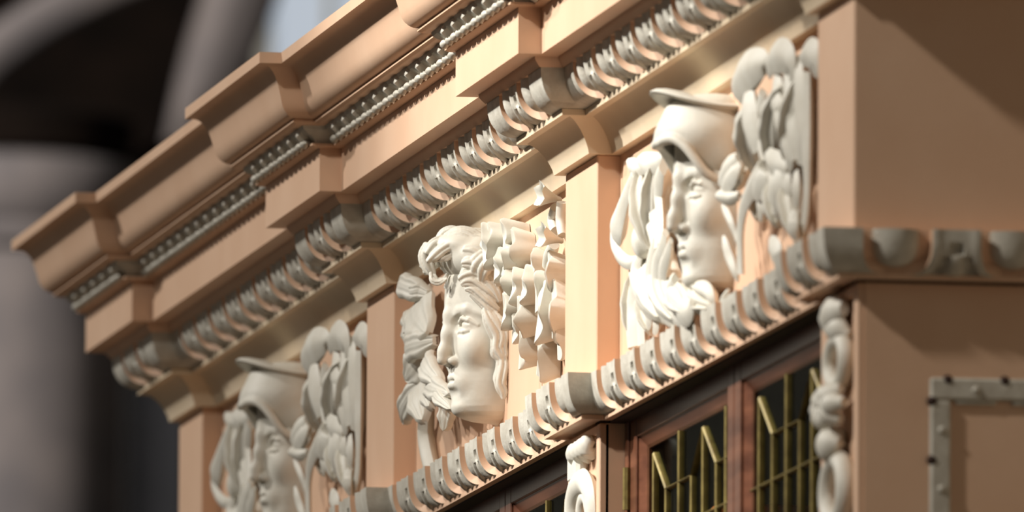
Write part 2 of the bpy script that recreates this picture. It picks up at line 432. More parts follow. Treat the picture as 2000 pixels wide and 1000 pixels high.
# ---------------------------------------------------------------- leaded doors
def bar(p0, p1, w, y0, y1):
    """flat bar in the x-z plane"""
    p0 = np.array(p0, float); p1 = np.array(p1, float); d = (p1-p0)/np.linalg.norm(p1-p0); n = np.array([-d[1], d[0]])*w/2
    q = [p0+n, p1+n, p1-n, p0-n]; V = [(x, y0, z) for x, z in q]+[(x, y1, z) for x, z in q]
    mid = [((p0*(1-t)+p1*t)) for t in (0, 1)]
    V += [(mid[0][0], y0-3, mid[0][1]), (mid[1][0], y0-3, mid[1][1])]
    return V, [(0,1,9,8),(8,9,2,3),(0,8,3),(1,2,9),(4,7,6,5),(0,4,5,1),(3,2,6,7),(0,3,7,4),(1,5,6,2)]
def door(a, b, label, hinge_left, z0=-3595, z1=-109):
    T = thing('leaded_door', ((a+b)/2, 80, z0), label, 'door', 'leaded bookcase doors')
    yf, yb = 66, 94; st = 70
    obj('stile', *bbox(a, a+st, yf, yb, z0, z1, 2.5), WOOD, T); obj('stile', *bbox(b-st, b, yf, yb, z0, z1, 2.5), WOOD, T)
    obj('rail', *bbox(a+st, b-st, yf+.4, yb, z1-42, z1, 2.5), WOOD, T); obj('rail', *bbox(a+st, b-st, yf+.4, yb, z0, z0+80, 2.5), WOOD, T)
    # bevelled inner moulding
    x0, x1, t0 = a+st, b-st, z1-42; g = 46; gz = 28
    def bev(P): return [(x, y, z) for x, z, y in P], [(0,1,2,3)]
    V = [(x0,yf+6,t0),(x1,yf+6,t0),(x1-g,yf+20,t0-gz),(x0+g,yf+20,t0-gz),(x0,yb-2,t0),(x1,yb-2,t0),(x1-g,yb-2,t0-gz),(x0+g,yb-2,t0-gz)]
    HX = [(0,1,2,3),(4,7,6,5),(0,4,5,1),(1,5,6,2),(2,6,7,3),(3,7,4,0)]
    obj('glazing_bead', V, HX, WOOD, T)
    zb = z0+80
    for xa, xb in ((x0, x0+g), (x1, x1-g)):
        V = [(xa,yf+6,t0),(xb,yf+20,t0-gz),(xb,yf+20,zb+gz),(xa,yf+6,zb),(xa,yb-2,t0),(xb,yb-2,t0-gz),(xb,yb-2,zb+gz),(xa,yb-2,zb)]
        obj('glazing_bead', V, HX, WOOD, T)
    gx0, gx1, gt = x0+g, x1-g, t0-gz
    gl = obj('glass', *box(gx0-6, gx1+6, 83, 86, zb, gt+6), GLASS, T)
    # brass cames
    cy0, cy1 = 79, 90; C = []
    L = gx1-gx0; q = [gx0+.095*L, gx0+.40*L, gx0+.69*L, gx0+.955*L]
    za, zz, zh = -200, -287, -381
    def came(p0, p1, w): obj('came', *bar(p0, p1, w*.8, cy0, cy1), BRASS, T)
    k1 = gx0+.245*L; k2 = gx0+.55*L; k3 = gx0+.845*L
    came((q[0]-2, za), (q[0]-2, zb), 11); came((k1, zz), (k1, zb), 11); came((q[1], gt), (q[1], zb), 12); came((k2, zz), (k2, zb), 12)
    came((q[2]-4, za+2), (q[2]-4, zb), 14); came((k3, zz), (k3, zb), 11); came((q[3], gt), (q[3], zb), 13)
    came((q[0], za), (k1, zz), 11); came((k1, zz), (k2, zz), 6); came((q[2], za), (k3, zz), 11); came((k3, zz), (gx1, zz), 6)
    came((k2, zz), (q[2]-6, za), 3)
    came((gx0, zh), (gx1, zh), 7); came((gx0, zh-700), (gx1, zh-700), 7); came((gx0, zh-1400), (gx1, zh-1400), 7)
    hx = a-6 if hinge_left else b+6
    V = []; S = 8
    for zz_ in (-300, -210):
        for j in range(S): V.append((hx+9*math.cos(2*math.pi*j/S), yf-6+9*math.sin(2*math.pi*j/S), zz_))
    obj('hinge', V, [(j, (j+1) % S, S+(j+1) % S, S+j) for j in range(S)]+[tuple(range(S)), tuple(range(S, 2*S))], BRASS, T)
    return T
DL = [('leaded wooden door just left of the carved corner pier', 'leaded wooden door right of the narrow scroll pier, wholly in view'),
      ('leaded wooden door left of the narrow scroll pier, only its top corner showing', 'leaded wooden door below the vine-crowned head, next to the farther pier'),
      ('leaded wooden door below the farthest helmeted head, right leaf', 'leaded wooden door below the farthest helmeted head, left leaf')]
for k, (a, b) in enumerate(BAYS):
    c = (a+b)/2
    door(c+4, b-48, DL[k][0], False); door(a+48, c-4, DL[k][1], True)
# books standing on the upper shelf
BC = [srgb(196, 112, 52), srgb(120, 60, 36), srgb(150, 84, 44), srgb(70, 40, 34), srgb(96, 84, 60), srgb(60, 44, 60)]
BN = ['bright orange', 'red brown', 'tan brown', 'dark brown', 'olive', 'dull purple']
BM = [plain('book_cloth_'+n.replace(' ', '_'), c, .5) for n, c in zip(BN, BC)]
x = -2600; i = 0
for x, w, h, ci in [(-2640, 84, 590, 0), (-2552, 62, 560, 2), (-2484, 62, 500, 1), (-2416, 60, 535, 3), (-2350, 70, 490, 4), (-1420, 80, 500, 0), (-1332, 60, 540, 2), (-1264, 66, 505, 1), (-1190, 72, 525, 4), (-1110, 64, 515, 3)]:
    w2 = w; where = 'behind the door beside the scroll pier' if x < -1650 else 'behind the door nearest the corner pier'
    T = thing('book', (x+w/2, 300, -900), f'{BN[ci]} book standing {where}', 'book', 'books behind the leaded doors')
    obj('cover', *bbox(x, x+w, 200, 420, -900, -900+h, 5), BM[ci], T)
    obj('band', *bbox(x-1, x+w+1, 197, 240, -900+h-90, -900+h-70, 2), BRASS, T)
# carved ornament, control points: across the panel, out from the panel, height, radius
HAIR=[[[0,158.3,427.3,12],[-5,163.1,404.8,16],[0,158,379.3,13],[5,149.5,362.9,7]],[[25,164.6,407.3,10],[20,147.8,425.4,15],[15,126.3,435.6,14],[10,105.9,438.9,12],[10,82.8,439.4,8]],[[-20,134.3,436.8,9],[-20,120.6,455.4,12],[-15,103,462.2,11],[-10,85.3,455.2,9],[-5,72.3,443.5,6]],[[45,165.5,385.8,8],[50,150.3,401.6,11],[55,132.8,416.3,11],[60,110.7,426.6,11],[65,91.9,419.6,10],[72,82.7,402,9],[78,83.6,379.7,8],[80,95.3,357.5,7]],[[40,160,372.7,7],[48,145.3,383.7,8],[55,130.4,393.5,8],[60,117.5,401.3,5]],[[30,157.2,364.7,5],[32,153.9,347.5,7],[38,141.1,342.6,7],[45,128.5,351.3,6],[50,121.3,361.2,3]],[[10,148.1,360.2,5],[12,143.7,347.5,7],[18,128.6,349.5,6],[24,120.4,361.6,4]],[[40,116.7,444.6,9],[50,95.3,446.3,12],[62,72,434.1,12],[72,55.1,415.2,11],[84,50.1,391.2,9]],[[20,122.6,446.6,8],[30,97.8,457.5,10],[40,70.7,453.6,10],[50,43.5,440.6,7]],[[50,106.8,434.6,8],[60,79.7,438.7,10],[70,54.9,429.1,10],[80,36.9,410.2,7]],[[80,86.4,409.1,7],[86,68.9,406.5,10],[92,51.5,394.9,10],[98,36.3,376.4,7]],[[88,92.1,379.6,6],[92,76.7,380.6,9],[98,57,373.6,9],[104,39.5,355.1,6]],[[84,98.2,344.5,6],[88,87.4,351.1,8],[94,67.7,355.5,9],[100,50.3,347.3,9],[106,35.1,332.2,8],[110,21.9,313.9,7],[112,14.1,293.3,4]],[[88,95.3,332.7,4],[92,83.4,338.3,7],[97,68.1,337,8],[102,51.6,325.4,8],[107,35.2,312.8,7],[110,19.5,298,4]],[[92,87.9,321.1,3],[97,72.6,320.9,6],[102,55,307.1,7],[107,37.4,291,7],[111,17.3,275.1,4]],[[94,76.7,309.7,3],[100,56.9,293.6,5],[106,37.1,275.2,6],[110,17,257,4]],[[104,46,275.2,5],[108,37.3,253.3,9],[110,26.1,234,11],[111,16.9,213.6,11],[111,19.1,188.5,9],[112,7.7,168.2,8],[112,-1.6,154.7,4]],[[108,28.2,268.4,5],[112,15,245.5,9],[114,6,220.4,9],[114,8.1,195.3,8],[114,-1.2,175,7],[114,-10.4,166.1,4]],[[106,25.3,225.3,4],[106,20.6,204.9,6],[106,25.1,179.7,6],[106,18.1,164,3]],[[112,10,179.5,5],[112,5.3,154.5,8],[112,9.7,128.2,9],[112,11.9,108.8,8],[112,4.9,90.8,7],[112,-2,77.3,3]],[[108,16.2,168.4,3],[108,13.7,143.4,6],[108,18.2,120.5,6],[108,8.9,100.2,3]]]
SLABS=[[302,388.7,70,50,20,86],[306,403.8,80,44,10,74],[362,407.1,90,42,6,50],[441,376.8,80,46,4,42],[367,340.4,90,40,10,70],[419,353.3,70,34,8,60],[427,298.7,80,38,10,62],[502,282.2,80,42,8,52],[630,270.7,90,44,8,52],[762,248.4,85,50,6,46],[436,237.5,70,40,10,60],[589,209.7,90,46,8,56],[843,194,110,70,4,54],[936,185.3,100,74,4,40],[885,274.2,120,48,6,40],[638,314.5,60,40,4,34],[562,143.5,34,46,8,44],[797,101.9,40,56,8,44],[952,131.5,60,60,4,30],[460,198,50,34,6,44]]
BLADES=[[[-713,40,394.8],[-925,70,441.8],30],[[-727,40,406.8],[-802,70,403.3],20],[[-887,30,401.3],[-603,60,295.9],62],[[-937,30,388.8],[-860,60,321.8],26],[[-895,40,319.9],[-871,70,334.4],24],[[-895,40,319.9],[-849,70,306.4],18],[[-594,45,277.9],[-797,70,268.6],34],[[-708,40,260.4],[-794,76,207.5],44],[[-597,50,237.5],[-295,80,149.3],32],[[-632,50,229.4],[-414,80,163.3],22],[[-727,40,204],[-924,60,123.4],30],[[-732,45,198.6],[-543,78,90.2],38],[[-631,50,182.8],[-144,84,111.6],30],[[-560,50,164.2],[-433,80,109.7],24],[[-302,60,127.5],[-309,70,45],22],[[-433,50,151.9],[-108,84,73.8],20]]
VINE_STEM=[[-779,28,209.3,16],[-817,26,143.1,17],[-841,24,87.1,18],[-809,22,37.4,18],[-736,22,-15.9,18]]
BELLS=[[895,40,441.3],[940,44,347]]
BELL_STEMS=[[[879,26,420.9,11],[835,26,397.8,10],[881,26,368.3,11]],[[941,22,425.6,12],[929,22,387.8,12],[949,22,352.2,10]],[[851,24,342.5,12],[811,26,322.1,14],[772,26,303.7,10]]]
SCROLL_L=[[[-720,60,369.5,6],[-758,62,354.1,7],[-796,66,327.9,9],[-834,70,295.1,12],[-865,72,268.1,15],[-882,70,248.3,12],[-898,66,239.2,4]],[[-930,66,291.5,4],[-949,68,266.4,6],[-936,68,232.4,7],[-879,66,202.5,7],[-802,62,182.6,6],[-739,58,181.5,4],[-731,54,191.6,2]],[[-738,58,362.8,10],[-753,54,337.6,11],[-715,52,304.3,11],[-630,54,264.8,10],[-546,58,223.5,9],[-475,62,183.6,9]],[[-563,62,338,8],[-595,56,309.5,11],[-582,54,279,10],[-521,56,240.2,9],[-462,60,203.7,9],[-427,64,167.8,9]],[[-372,66,337.2,8],[-429,60,318,12],[-463,58,289.6,10],[-450,58,256.1,9],[-426,60,216,9],[-392,66,174.8,8]],[[-854,56,401.7,3],[-770,60,381.4,8],[-684,60,367.6,8],[-622,58,369.4,4]],[[-754,52,395,3],[-670,56,379.1,9],[-550,60,361.4,11],[-455,62,357.2,8],[-395,62,361.3,3]],[[-200,92,180.4,6],[-229,90,156.9,10],[-314,82,134.1,13],[-347,76,100.3,15],[-308,72,59.1,14],[-211,70,19.5,11],[-104,70,-14.8,5]],[[-118,96,155.6,4],[-152,94,132.8,8],[-227,88,114.2,10],[-253,82,85.2,11],[-203,78,42.9,10],[-119,76,12,6]],[[-440,66,190.6,8],[-476,66,156.8,12],[-498,64,121.7,14],[-460,62,80.3,14],[-363,62,38.3,12],[-231,62,-1.7,6]],[[-102,90,73.5,6],[-137,88,62.3,11],[-111,84,33.2,15],[-27,82,4.6,15],[44,82,-4.7,10],[66,84,9.8,5]],[[-690,58,185,6],[-713,56,160.5,14],[-699,54,126.7,18],[-625,54,86.8,15],[-516,54,53,9],[-407,54,24.8,4]],[[-867,46,171.4,4],[-807,48,152,9],[-758,48,149.1,7]],[[-868,38,139.2,9],[-885,36,97.6,13],[-883,34,54.1,15],[-880,32,10.6,14]],[[-788,38,98.4,7],[-786,36,55.1,9],[-784,34,5.2,9]],[[-679,40,76.4,6],[-677,38,54.8,9],[-712,36,39,4]],[[-582,40,53.6,5],[-592,38,33.2,8],[-639,36,18.7,3]]]
SCROLL_R=[[[481,62,384.8,10],[496,66,405.8,14],[580,70,418.9,15],[676,68,424.4,13],[740,60,423.3,9],[753,54,413.7,4]],[[504,60,377.9,8],[526,62,398.3,12],[604,64,407.9,12],[673,60,412.5,9],[708,56,410.6,4]],[[583,62,378.2,9],[616,66,348.3,15],[640,66,314.4,16],[658,62,281.3,14],[666,58,249.5,9]],[[698,56,368.3,7],[676,54,336.5,10],[666,54,301.4,11],[689,54,262.5,9],[712,54,223.6,7]],[[738,50,407.3,6],[798,54,423,10],[897,56,421.5,12],[981,54,405.6,11],[999,50,383,9],[967,46,365.2,6]],[[811,46,388.5,8],[834,48,349.6,12],[879,50,303.2,14],[935,50,255.6,14],[958,48,217,11],[948,46,187.4,6]],[[901,44,388.5,7],[951,46,341.4,12],[974,46,292.4,13],[997,46,243.6,12],[1004,44,196.7,8]],[[1001,40,397.5,8],[1034,42,347.3,11],[1046,42,289.4,12],[1053,42,237.4,11],[1037,40,187.9,7]],[[1079,36,367.9,7],[1074,36,317.1,9],[1075,36,255.5,9],[1076,36,193.9,8],[1067,34,133.5,6],[1041,32,85.2,6],[982,30,44.4,4]],[[1045,40,400.5,6],[1121,42,399.7,10],[1187,40,383.8,12],[1198,38,366.1,9],[1144,36,362.3,4]],[[821,56,345.8,6],[865,58,325.1,10],[899,56,312,7]],[[745,54,240.7,6],[790,54,219.1,9],[858,52,205.4,9],[937,48,188.6,5]],[[722,60,214.1,9],[677,62,198.3,10],[598,62,182.1,9],[526,60,163,8],[481,58,139.7,7],[454,56,106.2,6],[444,54,65.6,6],[440,52,28.5,6]],[[734,58,210.8,10],[722,60,191.3,13],[666,60,178.8,9],[611,58,172.5,4]],[[636,50,164.8,5],[653,50,145.3,8],[626,46,125.4,5]],[[769,50,201.9,7],[792,52,163.2,9],[770,52,134.6,8],[805,50,110.2,4]],[[848,50,192.2,9],[869,54,162.9,13],[848,54,136.4,10],[816,50,113.2,5]],[[915,46,182.8,6],[927,46,153.7,9],[916,44,134.3,5]],[[993,42,172.2,6],[1010,44,139.5,9],[995,42,110.5,6]],[[1005,44,99,5],[994,46,79.6,11],[995,46,59,10],[996,42,38.5,4]],[[460,64,266,4],[435,72,251.9,8],[399,78,236.9,9],[375,82,220.6,5]],[[473,60,252.2,4],[459,68,234.7,8],[423,74,221.8,9],[388,78,210.9,5]],[[474,58,223.9,4],[438,64,220.4,8],[391,68,210.8,9],[344,72,205.4,6]],[[342,80,199.2,8],[390,74,192,12],[437,68,184.9,11],[463,60,186.5,6]],[[345,72,180.2,4],[358,66,164.2,8],[384,60,138.7,8],[397,54,114.3,6],[411,50,90.1,4]],[[347,70,115.2,4],[360,66,95.1,9],[374,60,67.6,11],[398,56,39,8],[406,52,17.5,3]],[[47,70,41.6,10],[101,66,31.9,14],[144,60,19.2,13],[158,56,-1,8],[113,52,-11.1,4]],[[287,48,13.1,3],[241,48,5.3,6],[184,46,-5.6,4]],[[707,40,69.2,4],[752,42,47.9,9],[808,42,27.5,9],[787,40,9.2,5]],[[440,50,308.2,5],[417,52,302.4,9],[441,50,285.2,7],[488,46,269.6,4]]]
BUD=[[-680,60,218.4]]
ACANTHUS=[[[497,16,222.3],[619,56,369],62],[[700,14,200],[889,50,360.8],62],[[879,10,175.3],[1034,40,362.7],56],[[531,14,234.2],[551,56,353.9],46],[[745,12,210.7],[806,44,89.5],52],[[845,10,199.6],[986,36,39.7],44],[[532,14,229],[571,40,125.2],40],[[393,20,280.8],[379,70,205.8],36],[[-625,24,178.9],[-692,52,377.4],54],[[-601,24,176.4],[-500,56,363.5],54],[[-690,20,207.4],[-173,64,-3.4],60],[[-830,20,222.3],[-429,50,27.2],60],[[-913,16,187.7],[-880,30,19.2],44],[[-814,16,134.1],[-709,30,25.9],34],[[-307,40,81.1],[45,80,-11.1],40],[[-176,40,56.9],[169,56,-10.7],40]]
# ---------------------------------------------------------------- implicit sculpting (numpy distance fields + surface nets)
class Field:
    def __init__(self, lo, hi, res):
        self.lo = np.array(lo, float); self.res = res
        self.n = np.ceil((np.array(hi)-self.lo)/res).astype(int)+1
        self.ax = [self.lo[i]+res*np.arange(self.n[i]) for i in range(3)]
        self.f = np.full(self.n, 60., np.float32)
    def win(self, lo, hi):
        s = []
        for i in range(3):
            a = max(0, int((lo[i]-self.lo[i])/self.res)-1); b = min(self.n[i], int((hi[i]-self.lo[i])/self.res)+3); s.append(slice(a, max(a, b)))
        g = np.meshgrid(*[self.ax[i][s[i]] for i in range(3)], indexing='ij', sparse=True)
        return tuple(s), g
    def put(self, s, d, k, sub=False):
        a = self.f[s]
        if a.size == 0: return
        if sub: a = -a
        if k > 0:
            h = np.maximum(k-np.abs(a-d), 0)/k; r = np.minimum(a, d)-h*h*k*.25
        else: r = np.minimum(a, d)
        self.f[s] = -r if sub else r
    def ell(self, c, r, k=0., sub=False):
        m = k+6; s, (X, Y, Z) = self.win([c[i]-r[i]-m for i in range(3)], [c[i]+r[i]+m for i in range(3)])
        q = np.sqrt(((X-c[0])/r[0])**2+((Y-c[1])/r[1])**2+((Z-c[2])/r[2])**2)
        q2 = np.sqrt(((X-c[0])/r[0]**2)**2+((Y-c[1])/r[1]**2)**2+((Z-c[2])/r[2]**2)**2)+1e-6
        self.put(s, q*(q-1)/q2, k, sub)
    def cap(self, p, q, r0, r1, k=0., sub=False):
        p = np.array(p, float); q = np.array(q, float); m = max(r0, r1)+k+6
        s, (X, Y, Z) = self.win(np.minimum(p, q)-m, np.maximum(p, q)+m); d = q-p; L = d@d+1e-9
        t = np.clip(((X-p[0])*d[0]+(Y-p[1])*d[1]+(Z-p[2])*d[2])/L, 0, 1)
        dist = np.sqrt((X-p[0]-t*d[0])**2+(Y-p[1]-t*d[1])**2+(Z-p[2]-t*d[2])**2)-(r0+t*(r1-r0))
        self.put(s, dist, k, sub)
    def chain(self, pts, k=0., sub=False):
        for a, b in zip(pts[:-1], pts[1:]): self.cap(a[:3], b[:3], a[3], b[3], k, sub)
    def mesh(self):
        f = self.f.copy(); f[:, 0, :] = np.maximum(f[:, 0, :], 1.); ins = f < 0
        nx, ny, nz = f.shape; c = np.zeros((nx-1, ny-1, nz-1), np.int8)
        for i in (0, 1):
            for j in (0, 1):
                for k in (0, 1): c += ins[i:nx-1+i, j:ny-1+j, k:nz-1+k]
        act = (c > 0) & (c < 8); idx = -np.ones(act.shape, np.int64); I = np.argwhere(act); idx[act] = np.arange(len(I))
        P = np.zeros((len(I), 3)); cnt = np.zeros(len(I)); co = [(i, j, k) for i in (0, 1) for j in (0, 1) for k in (0, 1)]
        for u in co:
            for a in range(3):
                if u[a]: continue
                w = list(u); w[a] = 1
                fa = f[I[:, 0]+u[0], I[:, 1]+u[1], I[:, 2]+u[2]]; fb = f[I[:, 0]+w[0], I[:, 1]+w[1], I[:, 2]+w[2]]
                m = (fa < 0) != (fb < 0); t = np.where(m, fa/np.where(m, fa-fb, 1), 0)
                q = np.array(u, float)[None, :].repeat(len(I), 0); q[:, a] += t; P += q*m[:, None]; cnt += m
        V = self.lo+(I+P/cnt[:, None])*self.res; quads = []
        for a in range(3):
            b, c2 = [(1, 2), (2, 0), (0, 1)][a]
            s0 = [slice(None)]*3; s1 = [slice(None)]*3; s0[a] = slice(0, -1); s1[a] = slice(1, None)
            ch = ins[tuple(s0)] != ins[tuple(s1)]; E = np.argwhere(ch)
            ok = (E[:, b] > 0) & (E[:, c2] > 0) & (E[:, b] < f.shape[b]-1) & (E[:, c2] < f.shape[c2]-1); E = E[ok]
            fl = ins[E[:, 0], E[:, 1], E[:, 2]]
            def at(db, dc):
                Q = E.copy(); Q[:, b] -= db; Q[:, c2] -= dc; return idx[Q[:, 0], Q[:, 1], Q[:, 2]]
            q = np.stack([at(1, 1), at(0, 1), at(0, 0), at(1, 0)], 1); q[~fl] = q[~fl][:, ::-1]; quads.append(q)
        return V, np.concatenate(quads)
def relax(V, Fq, n=2, lam=.5):
    for _ in range(n):
        S = np.zeros_like(V); c = np.zeros(len(V))
        for i in range(4):
            a = Fq[:, i]; b = Fq[:, (i+1) % 4]
            np.add.at(S, a, V[b]); np.add.at(c, a, 1); np.add.at(S, b, V[a]); np.add.at(c, b, 1)
        V = V+lam*(S/np.maximum(c, 1)[:, None]-V)
    return V
def spline(pts, n=6):
    P = np.array(pts, float); Q = np.vstack([2*P[0]-P[1], P, 2*P[-1]-P[-2]]); out = []
    for i in range(len(P)-1):
        p0, p1, p2, p3 = Q[i:i+4]
        for t in np.arange(n)/n:
            out.append(.5*((2*p1)+(p2-p0)*t+(2*p0-5*p1+4*p2-p3)*t*t+(3*p1-p0-3*p2+p3)*t**3))
    out.append(P[-1]); R = np.array(out); R[:, 3:] = np.maximum(R[:, 3:], .6); return R
# panel coordinates (across, out, up) -> world units
def pw(A, xc): A = np.asarray(A, float); return np.stack([xc+A[:, 0], REC-A[:, 1], A[:, 2]], 1)

def face_field(d0, h0, yaw=13.):
    F = Field((-132, -6, 24), (132, 168, 432), 1.7)
    X, Y, Z = np.meshgrid(*F.ax, indexing='ij', sparse=True)
    Z = Z-h0; cs, sn = math.cos(math.radians(yaw)), math.sin(math.radians(yaw)); Dc = 30.
    X, Y = X*cs-(Y-Dc)*sn, Dc+X*sn+(Y-Dc)*cs
    Y = Y-d0
    hs = [30, 36, 40, 45, 54, 66, 80, 100, 122, 165, 200, 250, 300, 354, 390, 420, 440]
    D = np.interp(Z, hs, [4, 20, 56, 80, 93, 101, 103, 104, 107, 110, 113, 119, 120, 119, 104, 78, 40])
    Wd = np.interp(Z, hs, [5, 30, 66, 76, 83, 88, 92, 97, 102, 109, 113, 116, 115, 108, 98, 80, 50])
    Dd = np.maximum(D+d0, 4); Yw = np.maximum(Y+d0, 0)
    n = 2.05
    q = ((np.abs(X)/Wd)**n+(Yw/Dd)**n)**(1/n)
    F.f = ((q-1)*np.minimum(Dd, Wd)*.9).astype(np.float32)
    T = lambda a, d, h: (a*cs+(d+d0-Dc)*sn, Dc-a*sn+(d+d0-Dc)*cs, h+h0)
    def ch(pts, k, sub=False): F.chain([(*T(*p[:3]), p[3]) for p in pts], k, sub)
    for s in (-1, 1):
        F.ell(T(s*60, 78, 196), (32, 30, 34), 26)                      # cheek
        F.ell(T(s*52, 125, 252), (38, 31, 20), 5, True)                # eye socket
        F.ell(T(s*28, 121, 247), (9, 16, 16), 9, True)                # inner corner
        ch([(s*36, 107, 279, 5), (s*60, 98, 281, 5), (s*90, 74, 268, 4)], 12)     # brow
        F.ell(T(s*51, 79, 245), (29, 27, 25), 3)                        # eyeball
        ch([(s*24, 99, 242, 3), (s*34, 105, 254, 5), (s*50, 107, 260, 5.6), (s*67, 99, 255, 5), (s*84, 82, 243, 3.4)], 2.5)
        ch([(s*25, 99, 241, 2.4), (s*38, 105, 233.5, 3.4), (s*53, 104.5, 230.5, 4), (s*68, 95, 234, 3.6), (s*83, 81, 242, 2.6)], 2.5)
        ch([(s*30, 112, 263, 2.4), (s*50, 113, 269, 2.6), (s*70, 104, 264, 2.4)], 4, True)       # crease over the lid
        ch([(s*36, 110, 226, 2), (s*54, 108, 222.5, 2), (s*70, 98, 227, 1.6)], 5, True)
        ch([(s*32, 106.5, 247, 1.6), (s*52, 109, 252, 1.8), (s*70, 100, 247, 1.5)], 1.5, True)    # shadow line under the upper lid
    F.f = np.asarray(F.f)
    ch([(0, 113, 305, 9), (0, 117, 272, 11.5), (0, 121.5, 230, 12), (0, 130, 190, 11.5), (0, 132.5, 172, 13)], 14)   # nose
    for s in (-1, 1):
        F.ell(T(s*17, 109, 168), (12, 17, 11), 7)
        F.ell(T(s*10, 121, 156), (6, 11, 5), 3, True)
    F.ell(T(0, 84, 122), (42, 27, 30), 22)
    ch([(0, 116, 150, 3), (0, 116, 138, 3.4)], 6, True)                   # philtrum
    for s in (-1, 1):
        ch([(0, 109, 131, 6.4), (s*8, 109.5, 133, 7), (s*21, 103, 130, 5.6), (s*37, 90, 124.5, 2.8)], 4)
        ch([(0, 107.5, 114.5, 8.6), (s*12, 106, 114.5, 8.2), (s*25, 98, 117, 6), (s*36, 89, 122, 2.8)], 4)
    for s in (-1, 1): ch([(0, 118, 123.5, 2.6), (s*16, 113, 124.2, 2.6), (s*27, 104, 123.6, 2.6), (s*39, 92, 122.6, 2.2)], 3, True)
    ch([(-20, 112, 97, 4), (20, 112, 97, 4)], 14, True)
    F.ell(T(0, 80, 65), (34, 28, 21), 14)                                  # chin
    return F
def sculpt(F, n=2):
    V, Q = F.mesh(); return relax(V, Q, n), Q
def part_from(V, Q, name, m, parent, xc, flip=False):
    return obj(name, pw(V, xc), Q, m, parent, origin=(xc, REC, float(V[:, 2].min())), smooth=True, normals=True)
def frond(name, pts, parent, xc, m=None, wide=1.5, flute=.12, thick=1.0, n=6):
    S = spline(pts, n); A = S[:, :3].copy(); r = S[:, 3]; A[:, 1] = np.maximum(A[:, 1], r*.6+1)
    T = np.gradient(A, axis=0); T /= np.linalg.norm(T, axis=1)[:, None]+1e-9
    Dn = np.array([0, 1., 0]); Sd = np.cross(T, Dn); Sd /= np.linalg.norm(Sd, axis=1)[:, None]+1e-9; Nn = np.cross(Sd, T)
    C = 14; V = []
    for i in range(len(A)):
        for j in range(C):
            th = 2*math.pi*j/C; f = 1+flute*math.cos(4*th)
            V.append(A[i]+Sd[i]*r[i]*wide*math.cos(th)*f+Nn[i]*r[i]*thick*math.sin(th)*f)
    L = len(A); Fc = [(i*C+j, i*C+(j+1) % C, (i+1)*C+(j+1) % C, (i+1)*C+j) for i in range(L-1) for j in range(C)]
    Fc += [tuple(range(C)), tuple((L-1)*C+j for j in range(C))]
    return obj(name, pw(V, xc), Fc, m or IVORY, parent, auto=60)
def slab_leaf(name, spec, parent, xc, seed):
    a, h, ra, rh, db, df = spec; ra *= .62; a += ra*.3; r_ = np.random.default_rng(seed); ph = r_.uniform(0, 6.28); K = 60; rings = [1, .97, .8, .5, .2]
    V = []
    p2, p3 = r_.uniform(0, 6.28, 2)
    lob = lambda t: 1+.065*math.cos(5*t+ph)+.07*math.cos(2*t+p2)+.06*math.cos(3*t+p3)
    tilt_a = r_.uniform(.16, .34); tilt_h = r_.uniform(-.12, .12)
    for q in range(K):
        t = 2*math.pi*q/K; V.append((a+ra*.72*lob(t)*math.cos(t), db*.3, h+rh*.74*lob(t)*math.sin(t)))
    for g, rr in enumerate(rings):
        for q in range(K):
            t = 2*math.pi*q/K; x = ra*rr*lob(t)*math.cos(t); z = rh*rr*lob(t)*math.sin(t)
            wave = 6*math.cos(3*t+p2)*rr+2*math.cos(5*t+ph)*rr + 6*(1-rr) - (4 if g == 0 else 0)
            rib = 3.5*math.exp(-((t*5/2/math.pi+ph/6.28*5) % 1-.5)**2/.02)*rr
            V.append((a+x, df+wave+rib+tilt_a*x+tilt_h*z, h+z))
    n = len(rings)+1
    Fc = [(g*K+q, g*K+(q+1) % K, (g+1)*K+(q+1) % K, (g+1)*K+q) for g in range(n-1) for q in range(K)]
    Fc += [tuple((n-1)*K+q for q in range(K))]
    V = np.array(V); V[:, 1] = np.maximum(V[:, 1], 1)
    return obj(name, pw(V, xc), Fc, IVORY, parent, auto=45)
